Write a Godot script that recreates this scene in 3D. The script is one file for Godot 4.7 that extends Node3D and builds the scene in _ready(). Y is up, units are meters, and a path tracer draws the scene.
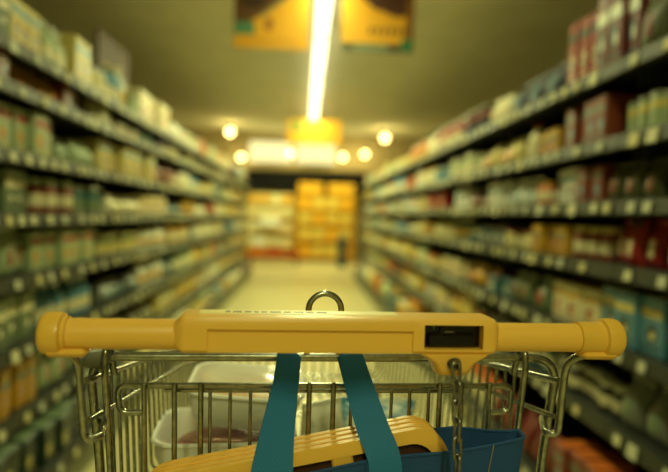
extends Node3D
# A supermarket aisle seen over the handle of a shopping trolley.

var rng := RandomNumberGenerator.new()
var M := {}
var taken := {}
var CART := Transform3D()

# ---------------------------------------------------------------- mesh builder
class MB:
	var v := PackedVector3Array()
	var uv := PackedVector2Array()
	func tri(a: Vector3, b: Vector3, c: Vector3, ua := Vector2.ZERO, ub := Vector2.ZERO, uc := Vector2.ZERO):
		v.append(a); v.append(c); v.append(b)
		uv.append(ua); uv.append(uc); uv.append(ub)
	func quad(a: Vector3, b: Vector3, c: Vector3, d: Vector3, flat_uv := false):
		if flat_uv:
			tri(a, b, c, Vector2(0, 1), Vector2(1, 1), Vector2(1, 0)); tri(a, c, d, Vector2(0, 1), Vector2(1, 0), Vector2(0, 0))
		else:
			tri(a, b, c); tri(a, c, d)
	# rings of equal length, counter-clockwise seen from the end they travel to
	func loft(rings: Array, cap0 := true, cap1 := true, closed := false):
		var n: int = rings[0].size()
		var last := rings.size() if closed else rings.size() - 1
		for i in last:
			var p: PackedVector3Array = rings[i]
			var q: PackedVector3Array = rings[(i + 1) % rings.size()]
			for k in n:
				var l := (k + 1) % n
				quad(p[k], p[l], q[l], q[k])
		if not closed:
			if cap0: fan(rings[0], true)
			if cap1: fan(rings[rings.size() - 1], false)
	func fan(p: PackedVector3Array, flip: bool):
		var c := Vector3.ZERO
		for a in p: c += a
		c /= p.size()
		for k in p.size():
			var l := (k + 1) % p.size()
			if flip: tri(c, p[l], p[k])
			else: tri(c, p[k], p[l])
	func tube(path: Array, r: float, sides := 8, closed := false, r2 := -1.0):
		var pts := []
		for p in path:
			if pts.is_empty() or pts[-1].distance_to(p) > 1e-5: pts.append(p)
		var n := pts.size()
		var rings := []
		var up := Vector3.ZERO
		for i in n:
			var t: Vector3
			if closed: t = (pts[(i + 1) % n] - pts[(i - 1 + n) % n]).normalized()
			elif i == 0: t = (pts[1] - pts[0]).normalized()
			elif i == n - 1: t = (pts[i] - pts[i - 1]).normalized()
			else: t = ((pts[i + 1] - pts[i]).normalized() + (pts[i] - pts[i - 1]).normalized()).normalized()
			if up == Vector3.ZERO:
				up = Vector3.UP if absf(t.y) < 0.9 else Vector3.RIGHT
			up = (up - t * up.dot(t)).normalized()
			var side := t.cross(up)
			var ring := PackedVector3Array()
			var rr := r if r2 < 0 else lerpf(r, r2, float(i) / (n - 1))
			for k in sides:
				var a := TAU * k / sides
				ring.append(pts[i] + (side * sin(a) + up * cos(a)) * rr * -1.0)
			ring.reverse()
			rings.append(ring)
		loft(rings, true, true, closed)
	# profile of (radius, height), bottom to top, about y
	func lathe(prof: Array, sides := 16, at := Vector3.ZERO, axis := Basis()):
		var rings := []
		for p in prof:
			var ring := PackedVector3Array()
			for k in sides:
				var a := -TAU * k / sides
				ring.append(at + axis * Vector3(cos(a) * p.x, p.y, sin(a) * p.x))
			rings.append(ring)
		loft(rings)
	func box(lo: Vector3, hi: Vector3, b := 0.0):
		var w := hi - lo
		b = minf(b, minf(w.x, minf(w.y, w.z)) * 0.45)
		if b <= 0.0:
			var p := [lo, Vector3(hi.x, lo.y, lo.z), Vector3(hi.x, lo.y, hi.z), Vector3(lo.x, lo.y, hi.z), Vector3(lo.x, hi.y, lo.z), Vector3(hi.x, hi.y, lo.z), hi, Vector3(lo.x, hi.y, hi.z)]
			quad(p[0], p[1], p[2], p[3]); quad(p[7], p[6], p[5], p[4])
			quad(p[3], p[2], p[6], p[7]); quad(p[1], p[0], p[4], p[5])
			quad(p[2], p[1], p[5], p[6]); quad(p[0], p[3], p[7], p[4])
			return
		var rings := []
		for s in [[lo.y, b], [lo.y + b, 0.0], [hi.y - b, 0.0], [hi.y, b]]:
			var y: float = s[0]
			var i: float = s[1]
			var c: float = b
			rings.append(PackedVector3Array([
				Vector3(lo.x + i, y, lo.z + c + i * .4), Vector3(lo.x + i, y, hi.z - c - i * .4), Vector3(lo.x + c + i * .4, y, hi.z - i), Vector3(hi.x - c - i * .4, y, hi.z - i),
				Vector3(hi.x - i, y, hi.z - c - i * .4), Vector3(hi.x - i, y, lo.z + c + i * .4), Vector3(hi.x - c - i * .4, y, lo.z + i), Vector3(lo.x + c + i * .4, y, lo.z + i)]))
		loft(rings)
	func panel(a: Vector3, b: Vector3, c: Vector3, d: Vector3):
		quad(a, b, c, d, true)
	func commit(angle := 38.0) -> ArrayMesh:
		var n := v.size() / 3
		var fn := PackedVector3Array(); fn.resize(n)
		var at := {}
		for i in n:
			var c := (v[i * 3 + 2] - v[i * 3]).cross(v[i * 3 + 1] - v[i * 3])
			fn[i] = c
			for k in 3:
				var key := (v[i * 3 + k] * 100000.0).round()
				if not at.has(key): at[key] = PackedInt32Array()
				at[key].append(i)
		var lim := cos(deg_to_rad(angle))
		var nn := PackedVector3Array(); nn.resize(v.size())
		var un := PackedVector3Array(); un.resize(n)
		for i in n: un[i] = fn[i].normalized()
		for i in n:
			for k in 3:
				var key := (v[i * 3 + k] * 100000.0).round()
				var s := Vector3.ZERO
				for j in at[key]:
					if un[j].dot(un[i]) > lim: s += fn[j]
				nn[i * 3 + k] = s.normalized() if s.length_squared() > 0.0 else un[i]
		var arr := []; arr.resize(Mesh.ARRAY_MAX)
		arr[Mesh.ARRAY_VERTEX] = v; arr[Mesh.ARRAY_NORMAL] = nn; arr[Mesh.ARRAY_TEX_UV] = uv
		var m := ArrayMesh.new()
		m.add_surface_from_arrays(Mesh.PRIMITIVE_TRIANGLES, arr)
		return m

# polyline with rounded corners
func fil(pts: Array, r: float, n := 5) -> Array:
	var out := [pts[0]]
	for i in range(1, pts.size() - 1):
		var p: Vector3 = pts[i]
		var a: Vector3 = pts[i - 1]
		var b: Vector3 = pts[i + 1]
		var q := minf(r, minf(p.distance_to(a), p.distance_to(b)) * 0.49)
		var s := p + (a - p).normalized() * q
		var e := p + (b - p).normalized() * q
		for k in n + 1:
			var t := float(k) / n
			out.append(s.lerp(p, t).lerp(p.lerp(e, t), t))
	out.append(pts[-1])
	return out

# ---------------------------------------------------------------- nodes
func numbered(called: String) -> String:
	var k: int = taken.get(called, 0)
	taken[called] = k + 1
	return called if k == 0 else "%s_%03d" % [called, k]

func put(called: String, mesh: Mesh, mat: Material, parent: Node = self) -> MeshInstance3D:
	var o := MeshInstance3D.new()
	o.name = numbered(called) if parent == self else called
	o.mesh = mesh
	o.material_override = mat
	o.cast_shadow = GeometryInstance3D.SHADOW_CASTING_SETTING_ON
	parent.add_child(o, true)
	return o

func tag(o: Node, label: String, category: String, group := "", kind := "") -> Node:
	o.set_meta("label", label); o.set_meta("category", category)
	if group: o.set_meta("group", group)
	if kind: o.set_meta("kind", kind)
	return o

func thing(called: String, label: String, category: String, xf := Transform3D(), group := "") -> Node3D:
	var o := Node3D.new()
	o.name = numbered(called)
	add_child(o)
	o.transform = xf
	tag(o, label, category, group)
	return o

func struct(called: String, mesh: Mesh, mat: Material, label: String, parent: Node = self) -> MeshInstance3D:
	var o := put(called, mesh, mat, parent)
	if parent == self:
		o.set_meta("kind", "structure"); o.set_meta("label", label); o.set_meta("category", called.get_slice("_", 0))
	return o

func wire(called: String, path: Array, r: float, mat: Material, parent: Node, sides := 8, closed := false) -> MeshInstance3D:
	var b := MB.new()
	b.tube(path, r, sides, closed)
	return put(called, b.commit(60), mat, parent)

func boxm(lo: Vector3, hi: Vector3, bev := 0.0) -> ArrayMesh:
	var b := MB.new()
	b.box(lo, hi, bev)
	return b.commit()

# ---------------------------------------------------------------- materials
func mat(c: Color, rough := 0.6, metal := 0.0) -> StandardMaterial3D:
	var m := StandardMaterial3D.new()
	m.albedo_color = c; m.roughness = rough; m.metallic = metal
	return m

func noise_tex(freq: float, lo: Color, hi: Color, size := 256, sd := 1, oct := 4) -> ImageTexture:
	var f := FastNoiseLite.new()
	f.seed = sd; f.frequency = freq; f.fractal_octaves = oct
	f.noise_type = FastNoiseLite.TYPE_SIMPLEX_SMOOTH
	var raw := f.get_seamless_image(size, size)
	var im := Image.create(size, size, false, Image.FORMAT_RGB8)
	for y in size:
		for x in size:
			im.set_pixel(x, y, lo.lerp(hi, raw.get_pixel(x, y).r))
	return ImageTexture.create_from_image(im)

func tri_mat(t: Texture2D, scale: float, rough := 0.6, metal := 0.0, tint := Color.WHITE) -> StandardMaterial3D:
	var m := mat(tint, rough, metal)
	m.albedo_texture = t
	m.uv1_triplanar = true
	m.uv1_world_triplanar = true
	m.uv1_scale = Vector3.ONE * scale
	return m

func glow(c: Color, e: float) -> StandardMaterial3D:
	var m := mat(c, 0.5)
	m.emission_enabled = true; m.emission = c; m.emission_energy_multiplier = e
	return m

# ---------------------------------------------------------------- scene
const LIGHT := Color(0.955, 0.985, 0.67)
const WARM := Color(1.0, 0.88, 0.52)

func _ready():
	rng.seed = 77
	# camera
	var cam := Camera3D.new()
	cam.name = "camera"
	add_child(cam)
	cam.position = Vector3(0, 1.14, 0)
	cam.rotation_order = EULER_ORDER_YXZ
	cam.rotation_degrees = Vector3(-2.0, -2.9, 1.8)
	var at := CameraAttributesPhysical.new()
	at.frustum_focal_length = 12.0 * 594.0 / 236.0
	at.frustum_near = 0.05
	at.frustum_far = 100.0
	at.frustum_focus_distance = 0.66
	at.exposure_aperture = 30.2 / 15.0
	cam.attributes = at
	cam.current = true
	# environment
	var we := WorldEnvironment.new()
	we.name = "environment"
	var e := Environment.new()
	e.background_mode = Environment.BG_COLOR
	e.background_color = Color.BLACK
	e.tonemap_mode = Environment.TONE_MAPPER_LINEAR
	e.tonemap_exposure = 1.0
	e.sdfgi_enabled = true; e.ssao_enabled = true; e.ssil_enabled = true
	we.environment = e
	add_child(we)
	materials()
	# the row of tubes along the aisle and the lamps of the cross aisle
	tube_row()
	far_lamps()
	room()
	gondolas()
	CART = Transform3D(Basis(Vector3.UP, deg_to_rad(3.54)), Vector3(0.0441, 0, -0.5822))
	trolley()
	groceries()
	signs()
	far_end()
	products()

func materials():
	M.ceiling = tri_mat(noise_tex(0.02, Color(0.82, 0.82, 0.74), Color(0.88, 0.88, 0.80), 256, 5), 0.4, 0.9)
	M.floor = tri_mat(noise_tex(0.03, Color(0.78, 0.73, 0.54), Color(0.84, 0.79, 0.60), 256, 9), 0.7, 0.34)
	M.wall = tri_mat(noise_tex(0.02, Color(0.66, 0.62, 0.48), Color(0.72, 0.68, 0.54), 128, 6), 0.5, 0.85)
	M.shelf = mat(Color(0.15, 0.16, 0.14), 0.5)
	M.rail = mat(Color(0.19, 0.20, 0.16), 0.5)
	M.back = mat(Color(0.09, 0.095, 0.09), 0.7)
	M.kick = mat(Color(0.46, 0.47, 0.36), 0.5)
	M.card = [mat(Color(0.86, 0.84, 0.68), 0.7), mat(Color(0.80, 0.80, 0.70), 0.7), mat(Color(0.84, 0.80, 0.58), 0.7)]
	M.yellow = mat(Color(0.93, 0.72, 0.31), 0.36)
	M.cap = mat(Color(0.90, 0.70, 0.28), 0.34)
	M.slot = mat(Color(0.015, 0.015, 0.02), 0.25)
	M.chrome = tri_mat(noise_tex(0.05, Color(0.50, 0.51, 0.47), Color(0.72, 0.72, 0.66), 128, 11), 14.0, 0.24, 0.9)
	M.steel = tri_mat(noise_tex(0.05, Color(0.42, 0.41, 0.37), Color(0.66, 0.64, 0.58), 128, 12), 20.0, 0.3, 0.9)
	M.grey = mat(Color(0.42, 0.42, 0.36), 0.5)
	M.rubber = mat(Color(0.08, 0.08, 0.08), 0.8)
	M.sticker = mat(Color(0.93, 0.85, 0.55), 0.45)
	M.ink = mat(Color(0.20, 0.15, 0.08), 0.6)
	M.webbing = mat(Color(0.12, 0.44, 0.66), 0.75)
	M.webbing.albedo_texture = weave(96, 0.9)
	M.webbing.uv1_scale = Vector3(1, 1, 1)
	M.denim = tri_mat(weave(128, 0.6), 60.0, 0.85, 0.0, Color(0.12, 0.34, 0.60))
	M.thread = mat(Color(0.55, 0.52, 0.42), 0.8)
	M.foam = mat(Color(0.97, 0.96, 0.92), 0.6)
	M.film = mat(Color(1, 1, 1, 0.08), 0.12)
	M.film.transparency = BaseMaterial3D.TRANSPARENCY_ALPHA
	M.meat = tri_mat(noise_tex(0.04, Color(0.45, 0.12, 0.10), Color(0.80, 0.45, 0.38), 128, 21), 18.0, 0.4)
	M.chicken = tri_mat(noise_tex(0.03, Color(0.85, 0.62, 0.45), Color(0.93, 0.80, 0.62), 128, 22), 16.0, 0.4)
	M.tube = glow(Color(1.0, 0.97, 0.78), 3.6)
	M.fitting = mat(Color(0.75, 0.75, 0.66), 0.5)
	M.bulb = glow(WARM, 14.0)
	M.lamp_metal = mat(Color(0.5, 0.47, 0.38), 0.4, 0.3)
	M.lightbox = glow(Color(1.0, 0.96, 0.68), 1.15)
	M.lightbox.albedo_color = Color(0.4, 0.4, 0.36)
	M.dark = mat(Color(0.03, 0.03, 0.035), 0.9)
	M.golden = mat(Color(0.88, 0.64, 0.08), 0.55)
	M.straw = mat(Color(0.84, 0.72, 0.30), 0.6)
	M.cream = mat(Color(0.90, 0.86, 0.66), 0.6)
	M.white = mat(Color(0.93, 0.93, 0.88), 0.6)
	M.orange = mat(Color(0.80, 0.36, 0.08), 0.6)
	M.brown = mat(Color(0.28, 0.15, 0.07), 0.6)

func weave(n: int, low: float) -> ImageTexture:
	var im := Image.create(n, n, false, Image.FORMAT_RGB8)
	for y in n:
		for x in n:
			var a := 0.5 + 0.5 * sin(TAU * (x + y) * 8.0 / n)
			var b := 0.5 + 0.5 * sin(TAU * (x - y) * 8.0 / n)
			var g := lerpf(low, 1.0, 0.6 * a + 0.4 * b * (0.7 + 0.3 * rng.randf()))
			im.set_pixel(x, y, Color(g, g, g))
	return ImageTexture.create_from_image(im)

# ---------------------------------------------------------------- light
func area(parent: Node, at: Vector3, size: Vector2, c: Color, energy: float, rot := Vector3(-90, 0, 0)):
	var l := AreaLight3D.new()
	l.name = "light"
	l.area_size = size
	l.light_color = c
	l.light_energy = energy
	l.area_range = 30.0
	l.shadow_enabled = true
	parent.add_child(l, true)
	l.position = at
	l.rotation_degrees = rot
	return l

func tube_row():
	var far := -9.93
	var house := boxm(Vector3(-0.04, 0.018, -0.765), Vector3(0.04, 0.078, 0.765), 0.006)
	var tb := MB.new()
	var ring := []
	for z in [-0.715, 0.715]:
		var p := PackedVector3Array()
		for k in 12:
			var a := PI - 0.7 + (PI + 1.4) * k / 11.0
			p.append(Vector3(cos(a) * 0.054, sin(a) * 0.035, z))
		ring.append(p)
	tb.loft(ring)
	var diff := tb.commit(60)
	var cap := boxm(Vector3(-0.047, -0.03, -0.012), Vector3(0.047, 0.05, 0.012), 0.004)
	for k in 8:
		if k == 6: continue   # a dead fitting's gap straight over the camera
		var zc: float = far + 0.775 + 1.55 * k
		var t := thing("tube_light", "white fluorescent strip light along the aisle ceiling, %s from its far end" % ORD[mini(k, 6)], "ceiling light", Transform3D(Basis(), Vector3(0.10, 2.722, zc)), "strip lights in the row over the aisle")
		put("housing", house, M.fitting, t)
		put("diffuser_lamp", diff, M.tube, t)
		for s in [-1, 1]: put("end_cap", cap, M.fitting, t).position.z = s * 0.75
		area(t, Vector3(0, -0.04, 0), Vector2(0.10, 1.42), LIGHT, [3.8, 3.8, 3.8, 3.3, 1.6, 0.5, 0.0, 5.0][k])
	# two strips across the far aisle, behind the bulkhead
	for k in 2:
		var t := thing("tube_light", "white fluorescent strip light across the far aisle behind the bulkhead, " + ["tray side", "coin-lock side"][k], "ceiling light", Transform3D(Basis(Vector3.UP, PI / 2), Vector3(-0.82 + 1.64 * k, 2.722, -13.3)), "strip lights over the far aisle")
		put("housing", house, M.fitting, t)
		put("diffuser_lamp", diff, M.tube, t)
		for s in [-1, 1]: put("end_cap", cap, M.fitting, t).position.z = s * 0.75
		area(t, Vector3(0, -0.04, 0), Vector2(0.10, 1.42), LIGHT, 4.6)

func far_lamps():
	# two pendant globes over the gondola ends, four spots on the bulkhead
	for p in [[Vector3(-1.43, 2.627, -11.2), "round warm globe lamp under the ceiling, above the tray side shelving end"], [Vector3(1.47, 2.625, -11.2), "round warm globe lamp under the ceiling, above the coin-lock side shelving end"]]:
		var t := thing("globe_lamp", p[1], "lamp", Transform3D(Basis(), p[0]), "warm globe lamps at the aisle end")
		var b := MB.new()
		b.lathe([Vector2(0.004, -0.06), Vector2(0.035, -0.05), Vector2(0.055, -0.022), Vector2(0.06, 0.0), Vector2(0.055, 0.022), Vector2(0.035, 0.05), Vector2(0.02, 0.06)], 16)
		put("bulb", b.commit(80), M.bulb, t)
		var c := MB.new()
		c.lathe([Vector2(0.024, 0.056), Vector2(0.026, 0.09), Vector2(0.006, 0.10), Vector2(0.006, 0.15), Vector2(0.04, 0.155), Vector2(0.04, 0.1725)], 14)
		put("ceiling_mount", c.commit(), M.lamp_metal, t)
		omni(t, Vector3.ZERO, 0.12)
	var where := ["over the bulkhead end on the tray side", "between the two lit panels", "beside the lit panel end", "on the coin-lock side of the bulkhead"]
	var k := 0
	for p in [Vector3(-1.302, 2.245, -12.0), Vector3(-0.328, 2.36, -12.0), Vector3(0.739, 2.318, -12.0), Vector3(1.182, 2.395, -12.0)]:
		var t := thing("spot_lamp", "small round warm spot lamp " + where[k], "lamp", Transform3D(Basis(), p), "spot lamps along the bulkhead")
		k += 1
		var b := MB.new()
		b.lathe([Vector2(0.004, -0.052), Vector2(0.034, -0.042), Vector2(0.05, -0.01), Vector2(0.05, 0.01), Vector2(0.03, 0.045)], 14)
		put("bulb", b.commit(80), M.bulb, t)
		var c := MB.new()
		c.lathe([Vector2(0.032, 0.042), Vector2(0.038, 0.06), Vector2(0.02, 0.09), Vector2(0.008, 0.095)], 14)
		c.tube(fil([Vector3(0, 0.09, 0), Vector3(0, 0.12, 0), Vector3(0, 0.12, -0.31)], 0.03), 0.008, 8)
		put("arm", c.commit(), M.lamp_metal, t)
		omni(t, Vector3.ZERO, 0.08)

func omni(parent: Node, at: Vector3, energy: float):
	var l := OmniLight3D.new()
	l.name = "light"
	l.light_color = WARM
	l.light_energy = energy
	l.light_size = 0.04
	l.omni_range = 25.0
	l.omni_attenuation = 2.0
	l.shadow_enabled = true
	parent.add_child(l, true)
	l.position = at

# ---------------------------------------------------------------- setting
func room():
	struct("floor", boxm(Vector3(-4.3, -0.12, -16.2), Vector3(4.3, 0, 3.2)), M.floor, "pale cream smooth supermarket floor running down the aisle")
	struct("ceiling", boxm(Vector3(-4.3, 2.8, -16.2), Vector3(4.3, 2.92, 3.2)), M.ceiling, "plain pale ceiling over the aisle")
	struct("wall_left", boxm(Vector3(-4.42, 0, -16.2), Vector3(-4.3, 2.8, 3.2)), M.wall, "plain side wall beyond the tray side shelving")
	struct("wall_right", boxm(Vector3(4.3, 0, -16.2), Vector3(4.42, 2.8, 3.2)), M.wall, "plain side wall beyond the coin-lock side shelving")
	struct("wall_back", boxm(Vector3(-4.3, 0, -16.2), Vector3(4.3, 2.8, -16.08)), M.wall, "back wall of the shop behind the yellow displays")
	struct("wall_front", boxm(Vector3(-4.3, 0, 3.08), Vector3(4.3, 2.8, 3.2)), M.wall, "wall of the shop behind the camera")
	var b := struct("trim_1", boxm(Vector3(-4.3, 2.05, -12.62), Vector3(4.3, 2.8, -12.3), 0.01), M.wall, "beige bulkhead hanging across the far end of the aisle")
	struct("moulding", boxm(Vector3(-4.3, 2.05, -12.31), Vector3(4.3, 2.11, -12.25), 0.01), M.wall, "", b)
	struct("trim_2", boxm(Vector3(-4.3, 1.74, -15.2), Vector3(4.3, 2.8, -15.02), 0.01), M.dark, "dark band over the yellow displays on the back wall")

const LEFT := [1.68, 1.54, 1.312, 1.095, 0.871, 0.624, 0.376]
const RIGHT := [1.65, 1.408, 1.20, 0.992, 0.736, 0.48]
const FRONT := 1.0
const BASE := 0.165
const BAY := 1.25
const NEAR := -0.60
const ORD := ["first", "second", "third", "fourth", "fifth", "sixth", "seventh", "eighth", "ninth", "tenth", "eleventh", "twelfth", "thirteenth", "fourteenth", "fifteenth", "sixteenth", "seventeenth", "eighteenth", "nineteenth"]
const TENS := ["", "", "twent", "thirt", "fort", "fift", "sixt", "sevent", "eight", "ninet"]

func ordinal(n: int) -> String:
	if n > 99: return "hundred-and-" + ordinal(n - 100) if n > 100 else "hundredth"
	if n < 20: return ORD[n - 1]
	var t: String = TENS[n / 10]
	return t + "ieth" if n % 10 == 0 else t + "y-" + ORD[n % 10 - 1]

func side_name(s: int) -> String:
	return "tray side" if s < 0 else "coin-lock side"

func gondolas():
	# in bay coordinates: x along the aisle (0..BAY), z towards the aisle, shelf edge at z = 0
	var shelf := MB.new()
	shelf.box(Vector3(0.004, -0.012, -0.40), Vector3(BAY - 0.004, 0.015, 0.0), 0.004)
	for x in [0.02, BAY - 0.02 - 0.006]:
		shelf.box(Vector3(x, -0.07, -0.40), Vector3(x + 0.006, -0.012, -0.06))
	var shelf_mesh := shelf.commit()
	var rail := MB.new()
	rail.loft([rail_ring(0.004), rail_ring(BAY - 0.004)])
	var rail_mesh := rail.commit()
	var deck := boxm(Vector3(0.004, -0.03, -0.50), Vector3(BAY - 0.004, 0.015, 0.10), 0.006)
	var kick := boxm(Vector3(0.004, 0.0, -0.46), Vector3(BAY - 0.004, BASE - 0.03, 0.085), 0.004)
	var back := boxm(Vector3(0.0, 0.0, -0.425), Vector3(BAY, 1.70, -0.405), 0.003)
	var post := boxm(Vector3(0.0, 0.0, -0.46), Vector3(0.03, 1.73, -0.395), 0.004)
	var card := boxm(Vector3(-0.019, -0.016, 0.0), Vector3(0.019, 0.016, 0.0025), 0.0006)
	var big := boxm(Vector3(-0.026, -0.024, 0.0), Vector3(0.026, 0.018, 0.0025), 0.0006)
	for s in [-1, 1]:
		var levels: Array = LEFT if s < 0 else RIGHT
		for k in 8:
			# left bays run away from the camera with x = -z, right bays towards it
			var z0: float = NEAR - BAY * k
			var xf := Transform3D(Basis(Vector3.UP, PI / 2), Vector3(-FRONT, 0, z0)) if s < 0 else Transform3D(Basis(Vector3.UP, -PI / 2), Vector3(FRONT, 0, z0 - BAY))
			var t := thing("shelving_bay", "grey-green metal shelving bay full of groceries, %s from the trolley on the %s" % [ordinal(k + 1), side_name(s)], "shelving", xf, "shelving bays along the aisle")
			put("back_panel", back, M.back, t)
			put("upright", post, M.back, t)
			if (k == 7) == (s < 0) or (k == 0 and s > 0): put("upright", post, M.back, t).position.x = BAY - 0.03
			put("kick_plate", kick, M.kick, t)
			var d := put("base_deck", deck, M.shelf, t)
			d.position.y = BASE
			var r := put("price_rail", rail_mesh, M.rail, d)
			r.position.z = 0.10
			tags(d, 0.113, card, big)
			for y in levels:
				var o := put("shelf", shelf_mesh, M.shelf, t)
				o.position.y = y
				put("price_rail", rail_mesh, M.rail, o)
				tags(o, 0.013, card, big)

func tags(parent: Node3D, z: float, card: Mesh, big: Mesh):
	var x := 0.05 + rng.randf() * 0.05
	while x < BAY - 0.04:
		var g := big if rng.randf() < 0.2 else card
		var o := put("price_tag", g, M.card[rng.randi() % 8 % 3], parent)
		o.position = Vector3(x, -0.008, z)
		o.rotation.x = -0.16
		x += rng.randf_range(0.08, 0.19)

func rail_ring(x: float) -> PackedVector3Array:
	var p := PackedVector3Array()
	for q in [Vector2(0.018, 0.0), Vector2(0.018, 0.006), Vector2(-0.026, 0.013), Vector2(-0.03, 0.010), Vector2(-0.028, 0.0)]:
		p.append(Vector3(x, q.x, q.y))
	p.reverse()
	return p

# ---------------------------------------------------------------- trolley (local: x right, y up, z towards the camera)
func V(x: float, y: float, d: float) -> Vector3:
	return Vector3(x, y, -d)

const HY := 1.0214

func profile(x: float, k := 1.0, notch := 0) -> PackedVector3Array:
	# outline of the handle housing, counter-clockwise seen from +x, in (z, y); notch 1 = panel, 2 = coin window
	var f := 0.022
	var pts := []
	var lo := 1.0080 - HY
	var hi := 1.0432 - HY
	pts.append(Vector2(f - 0.003, lo))
	if notch == 0:
		pts.append_array([Vector2(f, lo + 0.003), Vector2(f, lo + 0.007), Vector2(f, lo + 0.0071), Vector2(f, 1.0305 - HY), Vector2(f, 1.0306 - HY)])
	elif notch == 1:
		pts.append_array([Vector2(f - 0.0035, lo), Vector2(f - 0.0035, lo + 0.007), Vector2(f - 0.0035, lo + 0.0071), Vector2(f - 0.0035, 1.0304 - HY), Vector2(f, 1.0306 - HY)])
	else:
		pts.append_array([Vector2(f, lo + 0.003), Vector2(f, lo + 0.0048), Vector2(f - 0.014, lo + 0.0049), Vector2(f - 0.014, 1.0365 - HY), Vector2(f, 1.0367 - HY)])
	pts.append_array([Vector2(f, hi - 0.006), Vector2(f - 0.0018, hi - 0.0018), Vector2(f - 0.006, hi), Vector2(-f + 0.008, hi), Vector2(-f + 0.0025, hi - 0.0025), Vector2(-f, hi - 0.008), Vector2(-f, lo + 0.008), Vector2(-f + 0.008, lo)])
	var out := PackedVector3Array()
	for p in pts:
		out.append(Vector3(x, HY + p.y * k, p.x * k))
	return out

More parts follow.
